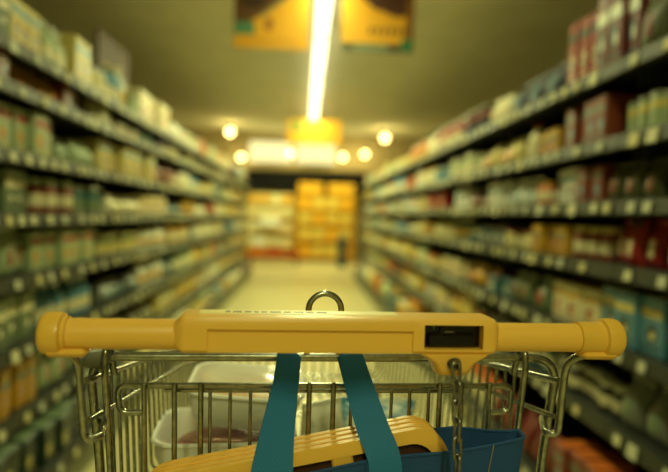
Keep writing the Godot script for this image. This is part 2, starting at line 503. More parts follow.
func trolley():
	var t := thing("shopping_trolley", "wire shopping trolley with a yellow plastic handle and a coin lock", "trolley", CART)
	# handle
	var b := MB.new()
	b.loft([profile(-0.1645, 0.60), profile(-0.1605, 0.80), profile(-0.157, 0.94), profile(-0.1535), profile(-0.1325)])
	b.loft([profile(-0.1325, 1, 1), profile(0.0628, 1, 1)])
	b.loft([profile(0.0628), profile(0.0739)])
	b.loft([profile(0.0739, 1, 2), profile(0.1329, 1, 2)])
	b.loft([profile(0.1329), profile(0.1425), profile(0.146, 0.95), profile(0.149, 0.82), profile(0.1515, 0.62)])
	var handle := put("handle", b.commit(32), M.yellow, t)
	for g in [[-0.282, -0.152], [0.142, 0.282]]:
		b = MB.new()
		b.tube([V(g[0], HY, 0), V(g[1], HY, 0)], 0.0146, 24)
		put("grip", b.commit(), M.yellow, handle)
	# lower neck of the coin lock
	b = MB.new()
	var rings := []
	for r in [[0.9835, 0.094, 0.1215, 0.007], [0.9862, 0.0915, 0.1240, 0.0125], [0.992, 0.0895, 0.1265, 0.0155], [0.999, 0.085, 0.1300, 0.018], [1.0045, 0.076, 0.1385, 0.020], [1.008, 0.070, 0.1425, 0.0205]]:
		rings.append(rrect(r[1], r[2], r[0], -r[3], r[3], 0.006))
	b.loft(rings)
	var lock := put("coin_lock", b.commit(50), M.yellow, handle)
	# dark window of the coin lock
	put("coin_window", boxm(Vector3(0.0740, 1.0128, 0.004), Vector3(0.1328, 1.0366, 0.0105), 0.0), M.slot, handle)
	b = MB.new()
	b.box(Vector3(0.079, 1.0135, 0.0095), Vector3(0.128, 1.027, 0.0155), 0.002)
	b.lathe([Vector2(0.0001, 0.0), Vector2(0.0085, 0.0), Vector2(0.0085, 0.003), Vector2(0.0001, 0.0032)], 20, Vector3(0.1, 1.0285, 0.0105), Basis(Vector3.RIGHT, PI / 2))
	put("coin_tray", b.commit(), M.slot, handle)
	b = MB.new()
	b.tube([V(0.0955, 1.0292, -0.0155), V(0.1045, 1.0292, -0.0155)], 0.0007, 6)
	put("coin_slot_edge", b.commit(), M.chrome, handle)
	b = MB.new()
	b.tube(fil([V(0.079, 1.0372, -0.013), V(0.083, 1.0372, -0.013), V(0.0855, 1.0335, -0.013), V(0.0855, 1.031, -0.013)], 0.003), 0.0006, 6)
	put("lock_spring", b.commit(), M.chrome, handle)
	# flat inset panel and sticker on top
	put("sticker", boxm(Vector3(-0.142, HY + 0.0212, -0.012), Vector3(0.05, HY + 0.0223, 0.010), 0.0), M.sticker, handle)
	b = MB.new()
	var x := -0.118
	while x < -0.02:
		var w := rng.randf_range(0.004, 0.011)
		b.box(Vector3(x, HY + 0.02225, -0.004), Vector3(x + w, HY + 0.0225, 0.0015))
		x += w + 0.0025
	put("print", b.commit(), M.ink, handle)
	# end caps
	for s in [-1, 1]:
		var c := MB.new()
		c.lathe([Vector2(0.0150, 0.240 if s > 0 else 0.262), Vector2(0.0165, 0.2405 if s > 0 else 0.2625), Vector2(0.0165, 0.266), Vector2(0.0196, 0.2675), Vector2(0.0202, 0.270), Vector2(0.0202, 0.279), Vector2(0.0192, 0.2835), Vector2(0.016, 0.2865), Vector2(0.0105, 0.2885), Vector2(0.0003, 0.2895)], 28, Vector3(0, HY, 0), Basis(Vector3(0, 0, 1), -PI / 2 * s))
		put("end_cap", c.commit(35), M.cap, handle)
		c = MB.new()
		c.box(Vector3(minf(s * 0.243, s * 0.281), 1.0012, -0.0135), Vector3(maxf(s * 0.243, s * 0.281), 1.009, 0.0135), 0.004)
		put("end_clip", c.commit(), M.cap, handle)
	# chain of the coin lock
	var eye := Node3D.new(); eye.name = "chain"; t.add_child(eye)
	b = MB.new()
	b.lathe([Vector2(0.0062, 0), Vector2(0.0072, 0.0015), Vector2(0.0062, 0.003), Vector2(0.0035, 0.003), Vector2(0.0035, 0.0)], 18, Vector3(0.1055, 0.9985, 0.0175), Basis(Vector3.RIGHT, PI / 2))
	put("eyelet", b.commit(), M.steel, eye)
	var lb := MB.new()
	var lp := []
	for k in 20:
		var a := TAU * k / 20
		lp.append(Vector3(cos(a) * 0.0042, sin(a) * 0.0042 + (0.0068 if sin(a) > 0 else -0.0068), 0))
	lb.tube(lp, 0.0017, 8, true)
	var link := lb.commit(60)
	for k in 11:
		var o := put("chain_link", link, M.steel, eye)
		o.position = Vector3(0.106 + 0.0009 * k, 0.9905 - 0.0182 * k, 0.026 if k > 0 else 0.0245)
		o.rotation = Vector3(0, 0.25 + (PI / 2 if k % 2 else 0.0) + 0.12 * sin(k * 2.1), 0.05)
	var key := MB.new()
	key.box(Vector3(0.100, 0.752, 0.018), Vector3(0.132, 0.786, 0.034), 0.004)
	put("lock_key", key.commit(), M.cap, eye)

	# bent frame tube with the legs
	var leg := []
	leg = fil([V(-0.250, 0.30, 0.115), V(-0.2555, 0.845, 0.095), V(-0.2685, 0.978, 0.09), V(0.2685, 0.978, 0.09), V(0.2555, 0.845, 0.095), V(0.250, 0.30, 0.115)], 0.034, 8)
	wire("frame_tube", leg, 0.0052, M.chrome, t, 12)
	# handle brackets
	for s in [-1, 1]:
		var p := fil([V(s * 0.2665 - 0.004, 1.004, 0.0), V(s * 0.257 - 0.007, 0.999, 0.014), V(s * 0.2535 - 0.008, 0.985, 0.028), V(s * 0.2490 - 0.007, 0.9085, 0.032), V(s * 0.236 - 0.006, 0.9085, 0.036), V(s * 0.2535, 0.905, 0.092)], 0.014, 6)
		wire("handle_bracket", p, 0.0042, M.chrome, t, 10)
	# plastic bush round the frame tube
	b = MB.new()
	b.lathe([Vector2(0.0085, 0), Vector2(0.0095, 0.001), Vector2(0.0082, 0.017), Vector2(0.0075, 0.018)], 16, V(-0.2545, 0.9735, 0.09), Basis(Vector3(0, 0, 1), PI / 2))
	put("hinge_bush", b.commit(), M.grey, t)
	# wire hook standing behind the handle
	var hk := [V(-0.0315, 0.978, 0.09), V(-0.0315, 1.033, 0.082)]
	for k in 13:
		var a := PI - PI * k / 12.0
		hk.append(V(-0.0130 + 0.0185 * cos(a), 1.0335 + 0.0185 * sin(a), 0.082))
	hk.append(V(0.0055, 0.978, 0.09))
	wire("bag_hook", hk, 0.0034, M.chrome, t, 10)
	# rear gate
	var gx := -0.013
	var gate := Node3D.new(); gate.name = "rear_gate"; t.add_child(gate)
	for s in [-1, 1]:
		var p := fil([V(gx + s * 0.2290, 0.775, 0.102), V(gx + s * 0.2365, 0.965, 0.079), V(gx + s * 0.2368, 0.9885, 0.082), V(gx + s * 0.2368, 0.9885, 0.098), V(gx + s * 0.232, 0.955, 0.102)], 0.008, 5)
		wire("hinge_post", p, 0.0040, M.chrome, gate, 10)
	var gl := fil([V(-0.211, 0.9145, 0.093), V(-0.2365, 0.9145, 0.093), V(-0.2395, 0.9450, 0.093), V(0.214, 0.9435, 0.093), V(0.2115, 0.9125, 0.093), V(0.183, 0.9125, 0.093)], 0.010, 5)
	wire("top_wire", gl, 0.0036, M.chrome, gate, 10)
	wire("second_wire", [V(-0.190, 0.9375, 0.101), V(0.155, 0.9355, 0.101)], 0.0030, M.chrome, gate)
	wire("bottom_wire", [V(-0.236, 0.785, 0.095), V(0.21, 0.785, 0.095)], 0.0036, M.chrome, gate)
	for xx in [-0.2096, -0.1769, -0.1483, -0.0275, 0.0002, 0.1248, 0.1503, 0.1845]:
		wire("upright_wire", fil([V(xx, 0.9475, 0.0885), V(xx, 0.9470, 0.0875), V(xx * 0.985, 0.781, 0.0875)], 0.002), 0.0030, M.chrome, gate)
	for xx in [-0.139, -0.1165, -0.0937, -0.0710, -0.0490, 0.0224, 0.0465, 0.0702, 0.0919, 0.115]:
		wire("thin_wire", [V(xx, 0.938, 0.0985), V(xx * 0.985, 0.781, 0.0985)], 0.0020, M.chrome, gate)
	basket(t)
	chassis(t)

func rrect(x0: float, x1: float, y: float, z0: float, z1: float, r: float, n := 4) -> PackedVector3Array:
	var out := PackedVector3Array()
	r = minf(r, minf(x1 - x0, z1 - z0) * 0.499)
	var c := [Vector2(x1 - r, z0 + r), Vector2(x0 + r, z0 + r), Vector2(x0 + r, z1 - r), Vector2(x1 - r, z1 - r)]
	for k in 4:
		for i in n + 1:
			var a := -PI / 2 * k - PI / 2 * i / n
			out.append(Vector3(c[k].x + cos(a) * r, y, c[k].y + sin(a) * r))
	return out

# half width, rim height and floor height of the basket at distance d
func half(d: float) -> float: return 0.256 - 0.085 * (d - 0.06)
func rim(d: float) -> float: return 0.960 - 0.140 * (d - 0.06)
const BF := 0.770

func basket(t: Node3D):
	var d1 := 0.80
	for s in [-1, 1]:
		var side := Node3D.new(); side.name = "basket_side"; t.add_child(side, true); side.position.x = -0.005
		wire("rim_wire", [V(s * half(0.052), rim(0.052), 0.052), V(s * half(d1), rim(d1), d1)], 0.0042, M.chrome, side, 10)
		wire("rail_wire", [V(s * (half(0.05) - 0.004), rim(0.05) - 0.040, 0.05), V(s * (half(d1) - 0.004), rim(d1) - 0.028, d1)], 0.0032, M.chrome, side)
		var d := 0.125
		while d < d1 - 0.01:
			var h := half(d)
			wire("side_wire", fil([V(s * (h - 0.001), rim(d), d), V(s * (h - 0.010), BF + 0.005, d), V(s * (h - 0.03), BF, d)], 0.012, 4), 0.0022, M.chrome, side, 6)
			d += 0.0245
	var front := Node3D.new(); front.name = "basket_front"; t.add_child(front); front.position.x = -0.005
	var hf := half(d1)
	wire("rim_wire", [V(-hf, rim(d1), d1), V(hf, rim(d1), d1)], 0.0042, M.chrome, front, 10)
	wire("rail_wire", [V(-hf, 0.81, d1), V(hf, 0.81, d1)], 0.0028, M.chrome, front)
	var x := -hf + 0.02
	while x < hf - 0.01:
		wire("front_wire", [V(x, rim(d1), d1 + 0.003), V(x, BF, d1 - 0.004)], 0.0022, M.chrome, front, 6)
		x += 0.0215
	var fl := Node3D.new(); fl.name = "basket_floor"; t.add_child(fl); fl.position.x = -0.005
	for k in 6:
		var d := 0.125 + 0.132 * k
		wire("cross_wire", [V(-half(d) + 0.03, BF - 0.005, d), V(half(d) - 0.03, BF - 0.005, d)], 0.0028, M.chrome, fl, 6)
	for k in 19:
		var u := (k - 9) / 9.0
		wire("floor_wire", [V(u * (half(0.12) - 0.035), BF, 0.12), V(u * (hf - 0.02), BF, d1)], 0.0022, M.chrome, fl, 6)

func chassis(t: Node3D):
	for s in [-1, 1]:
		wire("chassis_tube", fil([V(s * 0.250, 0.305, 0.115), V(s * 0.249, 0.19, 0.118), V(s * 0.21, 0.17, 0.76), V(s * 0.185, 0.45, 0.78), V(s * 0.17, BF - 0.004, 0.70)], 0.05, 6), 0.0095, M.chrome, t, 10)
		for d in [0.15, 0.70]:
			var xx: float = s * (0.248 if d < 0.4 else 0.214)
			var c := Node3D.new(); c.name = "caster"; t.add_child(c, true)
			var b := MB.new()
			b.lathe([Vector2(0.02, -0.012), Vector2(0.055, -0.012), Vector2(0.0615, -0.006), Vector2(0.0615, 0.006), Vector2(0.055, 0.012), Vector2(0.02, 0.012)], 24, V(xx, 0.0615, d), Basis(Vector3(0, 0, 1), PI / 2))
			put("wheel", b.commit(), M.rubber, c)
			b = MB.new()
			for q in [-0.017, 0.017]:
				b.box(V(xx + q - 0.002, 0.055, d + 0.015), V(xx + q + 0.002, 0.15, d - 0.015), 0.001)
			b.box(V(xx - 0.02, 0.145, d + 0.02), V(xx + 0.02, 0.178, d - 0.02), 0.004)
			put("fork", b.commit(), M.chrome, c)
	wire("chassis_cross_tube", [V(-0.24, 0.186, 0.22), V(0.24, 0.186, 0.22)], 0.008, M.chrome, t, 10)

# ---------------------------------------------------------------- what lies in and hangs on the trolley
func at_cart(x: float, y: float, d: float, rot := Vector3.ZERO) -> Transform3D:
	return CART * Transform3D(Basis.from_euler(rot), V(x, y, d))

func groceries():
	flap()
	tote()
	tray("foam_tray", "white foam meat tray under another, at the wire side of the trolley", at_cart(-0.132, BF + 0.0035, 0.305, Vector3(0.02, 0.03, 0.0)), 0.205, 0.150, 0.052, M.meat, "raw red meat lying in the lower foam tray", "meat")
	tray("foam_tray", "deep white foam tray under clear film, stacked on top of the meat tray", at_cart(-0.106, BF + 0.0655, 0.312, Vector3(0.10, -0.05, -0.075)), 0.170, 0.135, 0.056, M.chicken, "pale poultry pieces lying in the upper foam tray", "meat")
	pouch("food_pouch", "crumpled clear and white film pouch beside the foam trays", at_cart(0.012, BF + 0.003, 0.32, Vector3(0, 0.5, 0)), Vector3(0.07, 0.075, 0.05), pouch_tex([Color(0.93, 0.92, 0.86), Color(0.86, 0.84, 0.74)], 31))
	pouch("food_pouch", "light blue and white plastic pouch behind the teal strap", at_cart(0.105, BF + 0.003, 0.37, Vector3(0, -0.15, 0)), Vector3(0.125, 0.062, 0.07), pouch_tex([Color(0.90, 0.92, 0.90), Color(0.20, 0.52, 0.68)], 33))

func pouch_tex(c: Array, sd: int) -> StandardMaterial3D:
	var f := FastNoiseLite.new()
	f.seed = sd; f.frequency = 0.03
	var im := Image.create(128, 128, false, Image.FORMAT_RGB8)
	for y in 128:
		for x in 128:
			im.set_pixel(x, y, c[0].lerp(c[1], smoothstep(-0.05, 0.12, f.get_noise_2d(x, y))))
	var m := mat(Color.WHITE, 0.25)
	m.albedo_texture = ImageTexture.create_from_image(im)
	m.uv1_triplanar = true
	m.uv1_scale = Vector3.ONE * 9.0
	return m

func pouch(called: String, label: String, xf: Transform3D, size: Vector3, m: Material):
	var t := thing(called, label, "pouch", xf, "film pouches in the trolley")
	var f := FastNoiseLite.new()
	f.seed = 5; f.frequency = 18.0
	var b := MB.new()
	var rings := []
	for i in 15:
		var v := i / 14.0
		var ring := PackedVector3Array()
		var th := pow(sin(PI * clampf(0.12 + v * 0.88, 0, 1)), 0.6) * size.z * 0.5 + 0.0015
		for k in 28:
			var a := -TAU * k / 28
			var cx := signf(cos(a)) * pow(absf(cos(a)), 0.5)
			var p := Vector3(cx * size.x * 0.5 * (1.0 - 0.06 * sin(PI * v)), v * size.y, sin(a) * th)
			var w := f.get_noise_3dv(p) * 0.006 * sin(PI * minf(v * 1.2, 1.0))
			ring.append(p + Vector3(w * 0.4, w * 0.5, w * signf(sin(a))))
		rings.append(ring)
	b.loft(rings)
	put("bag", b.commit(70), m, t)
	var q := MB.new()
	q.box(Vector3(-size.x * 0.5, size.y - 0.002, -0.001), Vector3(size.x * 0.5, size.y + 0.008, 0.001), 0.0)
	put("seal", q.commit(), m, t)

func tray(called: String, label: String, xf: Transform3D, w: float, d: float, h: float, content: Material, clabel: String, ccat: String):
	var t := thing(called, label, "food tray", xf, "foam trays in the trolley")
	var b := MB.new()
	var rings := []
	var s := h * 0.30
	for r in [[0.0, s + 0.004, 0.016], [0.003, s, 0.02], [h * 0.5, s * 0.5, 0.026], [h - 0.006, 0.006, 0.032], [h - 0.003, 0.0, 0.034], [h, 0.001, 0.034], [h + 0.001, 0.004, 0.032], [h - 0.002, 0.009, 0.030], [h * 0.5, s * 0.5 + 0.006, 0.024], [0.007, s + 0.005, 0.018]]:
		rings.append(rrect(-w / 2 + r[1], w / 2 - r[1], r[0], -d / 2 + r[1], d / 2 - r[1], r[2], 5))
	b.loft(rings)
	put("tray", b.commit(55), M.foam, t)
	# cling film stretched over the rim, sagging a little
	b = MB.new()
	var n := 10
	var f := FastNoiseLite.new()
	f.seed = int(w * 1000); f.frequency = 22.0
	var g := []
	for j in n + 1:
		var row := []
		for i in n + 1:
			var u := (i / float(n) - 0.5) * (w - 0.012)
			var v := (j / float(n) - 0.5) * (d - 0.012)
			var k := (1.0 - pow(absf(2.0 * i / n - 1), 3)) * (1.0 - pow(absf(2.0 * j / n - 1), 3))
			row.append(Vector3(u, h + 0.0022 - 0.004 * k + f.get_noise_2d(u, v) * 0.003 * k, v))
		g.append(row)
	for j in n:
		for i in n:
			if (i == 0 or i == n - 1) and (j == 0 or j == n - 1): continue
			b.quad(g[j][i], g[j + 1][i], g[j + 1][i + 1], g[j][i + 1])
	put("cling_film", b.commit(60), M.film, t)
	# content
	b = MB.new()
	rings = []
	f.frequency = 14.0
	for i in 9:
		var v := i / 8.0
		var ring := PackedVector3Array()
		var k := pow(maxf(0.02, 1.0 - pow(v, 2.6)), 0.5)
		for q in rrect((-w / 2 + s + 0.012) * k, (w / 2 - s - 0.012) * k, 0.0, (-d / 2 + s + 0.012) * k, (d / 2 - s - 0.012) * k, 0.03, 5):
			var y := 0.0085 + v * h * 0.66
			ring.append(Vector3(q.x, y + f.get_noise_2d(q.x, q.z) * 0.008 * v, q.z))
		rings.append(ring)
	b.loft(rings)
	var c := put("raw_meat", b.commit(60), content)
	c.transform = xf
	tag(c, clabel, ccat, "meat in the foam trays")

func flap():
	# ribbed yellow plastic flap, tilted sideways; local u along x, v up, ridges along z
	var t := thing("child_seat_flap", "yellow ribbed plastic child seat flap tilted behind the blue bag", "seat flap", at_cart(-0.211, 0.862, 0.055, Vector3(0, 0, deg_to_rad(10.4))))
	var L := 0.330
	var H := 0.105
	var layers := [[0.021, 0.0175, 0.0], [0.0165, 0.0125, 0.0025], [0.0115, 0.0055, 0.0], [0.0045, -0.0005, 0.002], [-0.0015, -0.0075, 0.0], [-0.0085, -0.012, 0.002], [-0.013, -0.0185, 0.0]]
	var body := MB.new()
	for l in layers:
		if l[0] > 0.02: continue
		var i: float = l[2]
		body.loft([slab(L, H, i + 0.0008, l[1] - 0.0006), slab(L, H, i, l[1]), slab(L, H, i, l[0]), slab(L, H, i + 0.0008, l[0] + 0.0006)])
	put("ribbed_body", body.commit(30), M.yellow, t)
	# front frame with two openings and a bar between them
	var fr := MB.new()
	var z0 := 0.0168
	var z1 := 0.0245
	var bar := 0.0150
	var outer := slab(L, H, 0.0, 0.0)
	var n := outer.size()
	var inner := slab(L, H, bar, 0.0)
	for k in n:
		var l := (k + 1) % n
		var zb := Vector3(0, 0, z0)
		var zf := Vector3(0, 0, z1)
		fr.quad(outer[k] + zf, outer[l] + zf, inner[l] + zf, inner[k] + zf)
		fr.quad(outer[k] + zb, outer[l] + zb, outer[l] + zf, outer[k] + zf)
		fr.quad(inner[l] + zb, inner[k] + zb, inner[k] + zf, inner[l] + zf)
	fr.box(Vector3(0.205, -H + bar - 0.002, z0), Vector3(0.228, -bar + 0.002, z1 - 0.0008), 0.002)
	put("front_frame", fr.commit(30), M.yellow, t)
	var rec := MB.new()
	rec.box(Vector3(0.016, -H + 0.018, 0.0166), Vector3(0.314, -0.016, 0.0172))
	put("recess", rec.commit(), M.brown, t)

func slab(L: float, H: float, i: float, z: float) -> PackedVector3Array:
	var out := PackedVector3Array()
	var r := 0.034 - i * 0.6
	var c := [Vector2(L - i - r, -i - r), Vector2(i + r, -i - r), Vector2(i + r, -H + i + r), Vector2(L - i - r, -H + i + r)]
	for k in 4:
		for q in 7:
			var a := PI / 2 * k + PI / 2 * q / 6.0
			out.append(Vector3(c[k].x + cos(a) * r, c[k].y + sin(a) * r, z))
	return out

func tote():
	var t := thing("tote_bag", "dark blue canvas tote bag hanging by teal straps behind the trolley handle", "bag", CART)
	# body: rings from the bottom to the slanting rim, then down inside
	var rings := []
	for s in [[0.0, 0.0], [0.35, 0.0], [0.7, 0.0], [1.0, 0.0], [1.0, 0.0022], [0.7, 0.0022], [0.06, 0.0022]]:
		var v: float = s[0]
		var i: float = s[1]
		var ring := PackedVector3Array()
		var base := rrect(-0.224 + i, 0.202 - i, 0.0, -0.084 + i, -0.0235 - i, 0.012, 5)
		# straight sides need extra points for folds
		var dense := PackedVector3Array()
		for k in base.size():
			var a := base[k]
			var c := base[(k + 1) % base.size()]
			var m := 24 if a.distance_to(c) > 0.1 else 1
			for q in m: dense.append(a.lerp(c, float(q) / m))
		for p in dense:
			var top := 0.8795 + 0.135 * p.x + (0.002 if p.z < -0.05 else 0.0) + 0.002 * sin(p.x * 34.0) - 0.5 * maxf(0.0, -0.12 - p.x)
			var y := lerpf(0.70, top, v)
			var fold := 0.0022 * sin(p.x * 46.0 + v * 3.0) * sin(PI * clampf(v, 0.0, 0.94))
			var pinch := lerpf(1.0, 0.34, smoothstep(0.135, 0.195, p.x))
			ring.append(Vector3(p.x * lerpf(0.9, 1.0, v), y, -0.0235 + (p.z + 0.0235) * pinch + fold * (1.0 if p.z > -0.05 else -0.6)))
		rings.append(ring)
	var b := MB.new()
	b.loft(rings)
	put("bag_body", b.commit(50), M.denim, t)
	# hem round the rim
	b = MB.new()
	var hem := []
	for p in rings[3]: hem.append(p + Vector3(0, -0.0005, 0))
	b.tube(hem, 0.0019, 6, true)
	put("hem", b.commit(60), M.denim, t)
	# seam and threads near the side
	b = MB.new()
	var seam := []
	for k in 7:
		var v := 0.995 - k * 0.03
		seam.append(Vector3(0.166 - 0.001 * k, lerpf(0.70, 0.8795 + 0.135 * 0.166, v), -0.0218 + 0.0022 * sin(0.166 * 46.0 + v * 3.0) * sin(PI * clampf(v, 0.0, 0.94))))
	b.tube(seam, 0.0005, 5)
	put("seam", b.commit(60), M.thread, t)
	# pocket patch where the strap is sewn on
	b = MB.new()
	b.box(Vector3(0.028, 0.825, -0.0245), Vector3(0.0665, 0.8845, -0.0195), 0.0015)
	put("strap_patch", b.commit(), M.denim, t)
	b = MB.new()
	b.box(Vector3(-0.094, 0.815, -0.0245), Vector3(-0.044, 0.868, -0.0195), 0.0015)
	put("strap_patch", b.commit(), M.denim, t)
	# straps: up the front, over the frame tube and down to the back
	strap(t, [[V(-0.0687, 0.840, 0.0185), 0.045, 0.0], [V(-0.0690, 0.868, 0.0185), 0.0445, 0.0], [V(-0.0640, 0.910, 0.030), 0.037, 0.25], [V(-0.0560, 0.955, 0.052), 0.031, 0.5], [V(-0.0515, 0.982, 0.078), 0.029, 0.5], [V(-0.0508, 0.9862, 0.090), 0.029, 0.5], [V(-0.0515, 0.978, 0.0985), 0.029, 0.5]])
	strap(t, [[V(0.0480, 0.840, 0.0185), 0.0345, 0.0], [V(0.0478, 0.886, 0.0185), 0.0345, 0.0], [V(0.0360, 0.918, 0.032), 0.034, -0.2], [V(0.0230, 0.958, 0.054), 0.031, -0.45], [V(0.0165, 0.982, 0.078), 0.029, -0.5], [V(0.0160, 0.9862, 0.090), 0.029, -0.5], [V(0.0165, 0.978, 0.0985), 0.029, -0.5]])

func strap(t: Node3D, ctrl: Array):
	# flat webbing through control points [centre, width, turn about the run]
	var c := Curve3D.new()
	for k in ctrl.size():
		var p: Vector3 = ctrl[k][0]
		var a: Vector3 = ctrl[maxi(k - 1, 0)][0]
		var z: Vector3 = ctrl[mini(k + 1, ctrl.size() - 1)][0]
		var dir := (z - a).normalized()
		c.add_point(p, -dir * p.distance_to(a) * 0.33, dir * p.distance_to(z) * 0.33)
	var b := MB.new()
	var left := []
	var right := []
	var nrm := []
	var run := []
	var segs := 8
	var dist := 0.0
	var prev := Vector3.ZERO
	for k in ctrl.size() - 1:
		for q in segs + (1 if k == ctrl.size() - 2 else 0):
			var u := q / float(segs)
			var p := c.sample(k, u)
			var w: float = lerpf(ctrl[k][1], ctrl[k + 1][1], u)
			var a: float = lerpf(ctrl[k][2], ctrl[k + 1][2], u)
			var dn := c.sample(k, minf(u + 0.05, 1.0)) - c.sample(k, maxf(u - 0.05, 0.0))
			dn = dn.normalized()
			var side := (Vector3.RIGHT - dn * dn.x).normalized()
			side = side.rotated(dn, a)
			if run.size(): dist += p.distance_to(prev)
			prev = p
			left.append(p - side * w * 0.5); right.append(p + side * w * 0.5)
			nrm.append(side.cross(dn).normalized() * 0.0009)
			run.append(dist)
	for k in left.size() - 1:
		for f in [1.0, -1.0]:
			var o: Vector3 = nrm[k] * f
			var o2: Vector3 = nrm[k + 1] * f
			var ua := Vector2(0, run[k] * 22.0)
			var ub := Vector2(1, run[k] * 22.0)
			var uc := Vector2(1, run[k + 1] * 22.0)
			var ud := Vector2(0, run[k + 1] * 22.0)
			if f > 0:
				b.tri(left[k] + o, right[k] + o, right[k + 1] + o2, ua, ub, uc); b.tri(left[k] + o, right[k + 1] + o2, left[k + 1] + o2, ua, uc, ud)
			else:
				b.tri(left[k] + o, right[k + 1] + o2, right[k] + o, ua, uc, ub); b.tri(left[k] + o, left[k + 1] + o2, right[k + 1] + o2, ua, ud, uc)
		b.quad(left[k] - nrm[k], left[k] + nrm[k], left[k + 1] + nrm[k + 1], left[k + 1] - nrm[k + 1])
		b.quad(right[k] + nrm[k], right[k] - nrm[k], right[k + 1] - nrm[k + 1], right[k + 1] + nrm[k + 1])
	put("strap", b.commit(45), M.webbing, t)

# ---------------------------------------------------------------- signs
func print_mat(w: int, h: int, paint: Callable) -> StandardMaterial3D:
	var im := Image.create(w, h, false, Image.FORMAT_RGB8)
	paint.call(im)
	var m := mat(Color.WHITE, 0.6)
	m.albedo_texture = ImageTexture.create_from_image(im)
	return m

func blob(im: Image, c: Color, cx: float, cy: float, rx: float, ry: float):
	for y in range(maxi(0, int(cy - ry)), mini(im.get_height(), int(cy + ry) + 1)):
		for x in range(maxi(0, int(cx - rx)), mini(im.get_width(), int(cx + rx) + 1)):
			if pow((x - cx) / rx, 2) + pow((y - cy) / ry, 2) < 1.0: im.set_pixel(x, y, c)

func hang_sign(called: String, label: String, at: Vector3, w: float, h: float, m: Material, top: float):
	var t := thing(called, label, "sign", Transform3D(Basis(), at), "yellow hanging signs")
	put("board", boxm(Vector3(-w / 2, 0, -0.006), Vector3(w / 2, h, 0.006), 0.001), M.golden, t)
	var b := MB.new()
	b.panel(Vector3(-w / 2 + 0.002, 0.002, 0.0072), Vector3(w / 2 - 0.002, 0.002, 0.0072), Vector3(w / 2 - 0.002, h - 0.002, 0.0072), Vector3(-w / 2 + 0.002, h - 0.002, 0.0072))
	put("print", b.commit(), m, t)
	for s in [-1, 1]:
		wire("cord", [Vector3(s * w * 0.4, h - 0.004, 0), Vector3(s * w * 0.4, top - at.y, 0)], 0.002, M.dark, t, 6)

func signs():
	var gold := Color(0.87, 0.62, 0.07)
	var brown := Color(0.36, 0.22, 0.07)
	var teal := Color(0.30, 0.50, 0.36)
	var one := print_mat(200, 160, func(im: Image):
		im.fill(gold)
		for y in 160:
			for x in 200:
				if x + (y - 60) * 1.35 < 84.0 and y > 0: im.set_pixel(x, y, brown if (x * 7 + y * 3) % 11 > 2 else Color(0.44, 0.28, 0.10))
		for y in range(0, 80):
			for x in 200:
				if x + (y - 60) * 1.35 < 98.0 and x + (y - 60) * 1.35 >= 84.0: im.set_pixel(x, y, Color(0.62, 0.56, 0.34))
		im.fill_rect(Rect2i(0, 92, 54, 34), teal)
		blob(im, Color(0.24, 0.14, 0.05), 50, 30, 34, 26)
		blob(im, Color(0.62, 0.40, 0.10), 92, 96, 12, 18)
		im.fill_rect(Rect2i(20, 136, 150, 7), Color(0.80, 0.56, 0.08)))
	hang_sign("hanging_sign", "yellow hanging sign with a brown corner and green patch beside the strip lights", Vector3(-0.254, 2.229, -4.0), 0.50, 0.40, one, 2.8)
	var two := print_mat(200, 160, func(im: Image):
		im.fill(gold)
		for y in 90:
			for x in 200:
				if x > 30 + y * 1.3 and y < 56 + 8 * sin(x * 0.05): im.set_pixel(x, y, Color(0.30, 0.15, 0.06))
		im.fill_rect(Rect2i(178, 0, 22, 124), Color(0.52, 0.34, 0.08))
		for k in 6:
			var cx := 76 + k * 19
			im.fill_rect(Rect2i(cx, 96, 8, 17), Color(0.32, 0.20, 0.05))
			im.fill_rect(Rect2i(cx, 96, 13, 5), Color(0.32, 0.20, 0.05))
		im.fill_rect(Rect2i(0, 140, 200, 20), Color(0.30, 0.42, 0.36))
		im.fill_rect(Rect2i(10, 143, 24, 14), Color(0.10, 0.14, 0.14))
		im.fill_rect(Rect2i(34, 146, 96, 9), Color(0.52, 0.56, 0.44))
		im.fill_rect(Rect2i(132, 142, 30, 15), Color(0.06, 0.10, 0.12))
		im.fill_rect(Rect2i(166, 124, 34, 32), Color(0.16, 0.44, 0.28)))
	hang_sign("hanging_sign", "yellow hanging sign with a dark picture, lettering row and green bottom strip", Vector3(0.452, 2.238, -4.0), 0.485, 0.40, two, 2.8)
	var three := print_mat(200, 90, func(im: Image):
		im.fill(gold)
		im.fill_rect(Rect2i(14, 8, 42, 34), Color(0.36, 0.50, 0.22))
		im.fill_rect(Rect2i(70, 52, 110, 12), Color(0.90, 0.60, 0.08)))
	hang_sign("hanging_sign", "wide yellow sign with a green square hanging at the end of the strip lights", Vector3(0.11, 2.17, -8.8), 0.80, 0.36, three, 2.8)
	# dark panel standing on top of the tray side shelving
	var t := thing("header_board", "dark brown header board standing on top of the tray side shelving", "board", Transform3D(Basis(Vector3.UP, PI / 2), Vector3(-1.25, 1.695, -3.9)))
	put("board", boxm(Vector3(-0.30, 0.10, -0.008), Vector3(0.30, 0.505, 0.008), 0.002), M.brown, t)
	for s in [-1, 1]:
		put("foot", boxm(Vector3(s * 0.2 - 0.01, 0.0, -0.03), Vector3(s * 0.2 + 0.01, 0.12, 0.012), 0.002), M.dark, t)

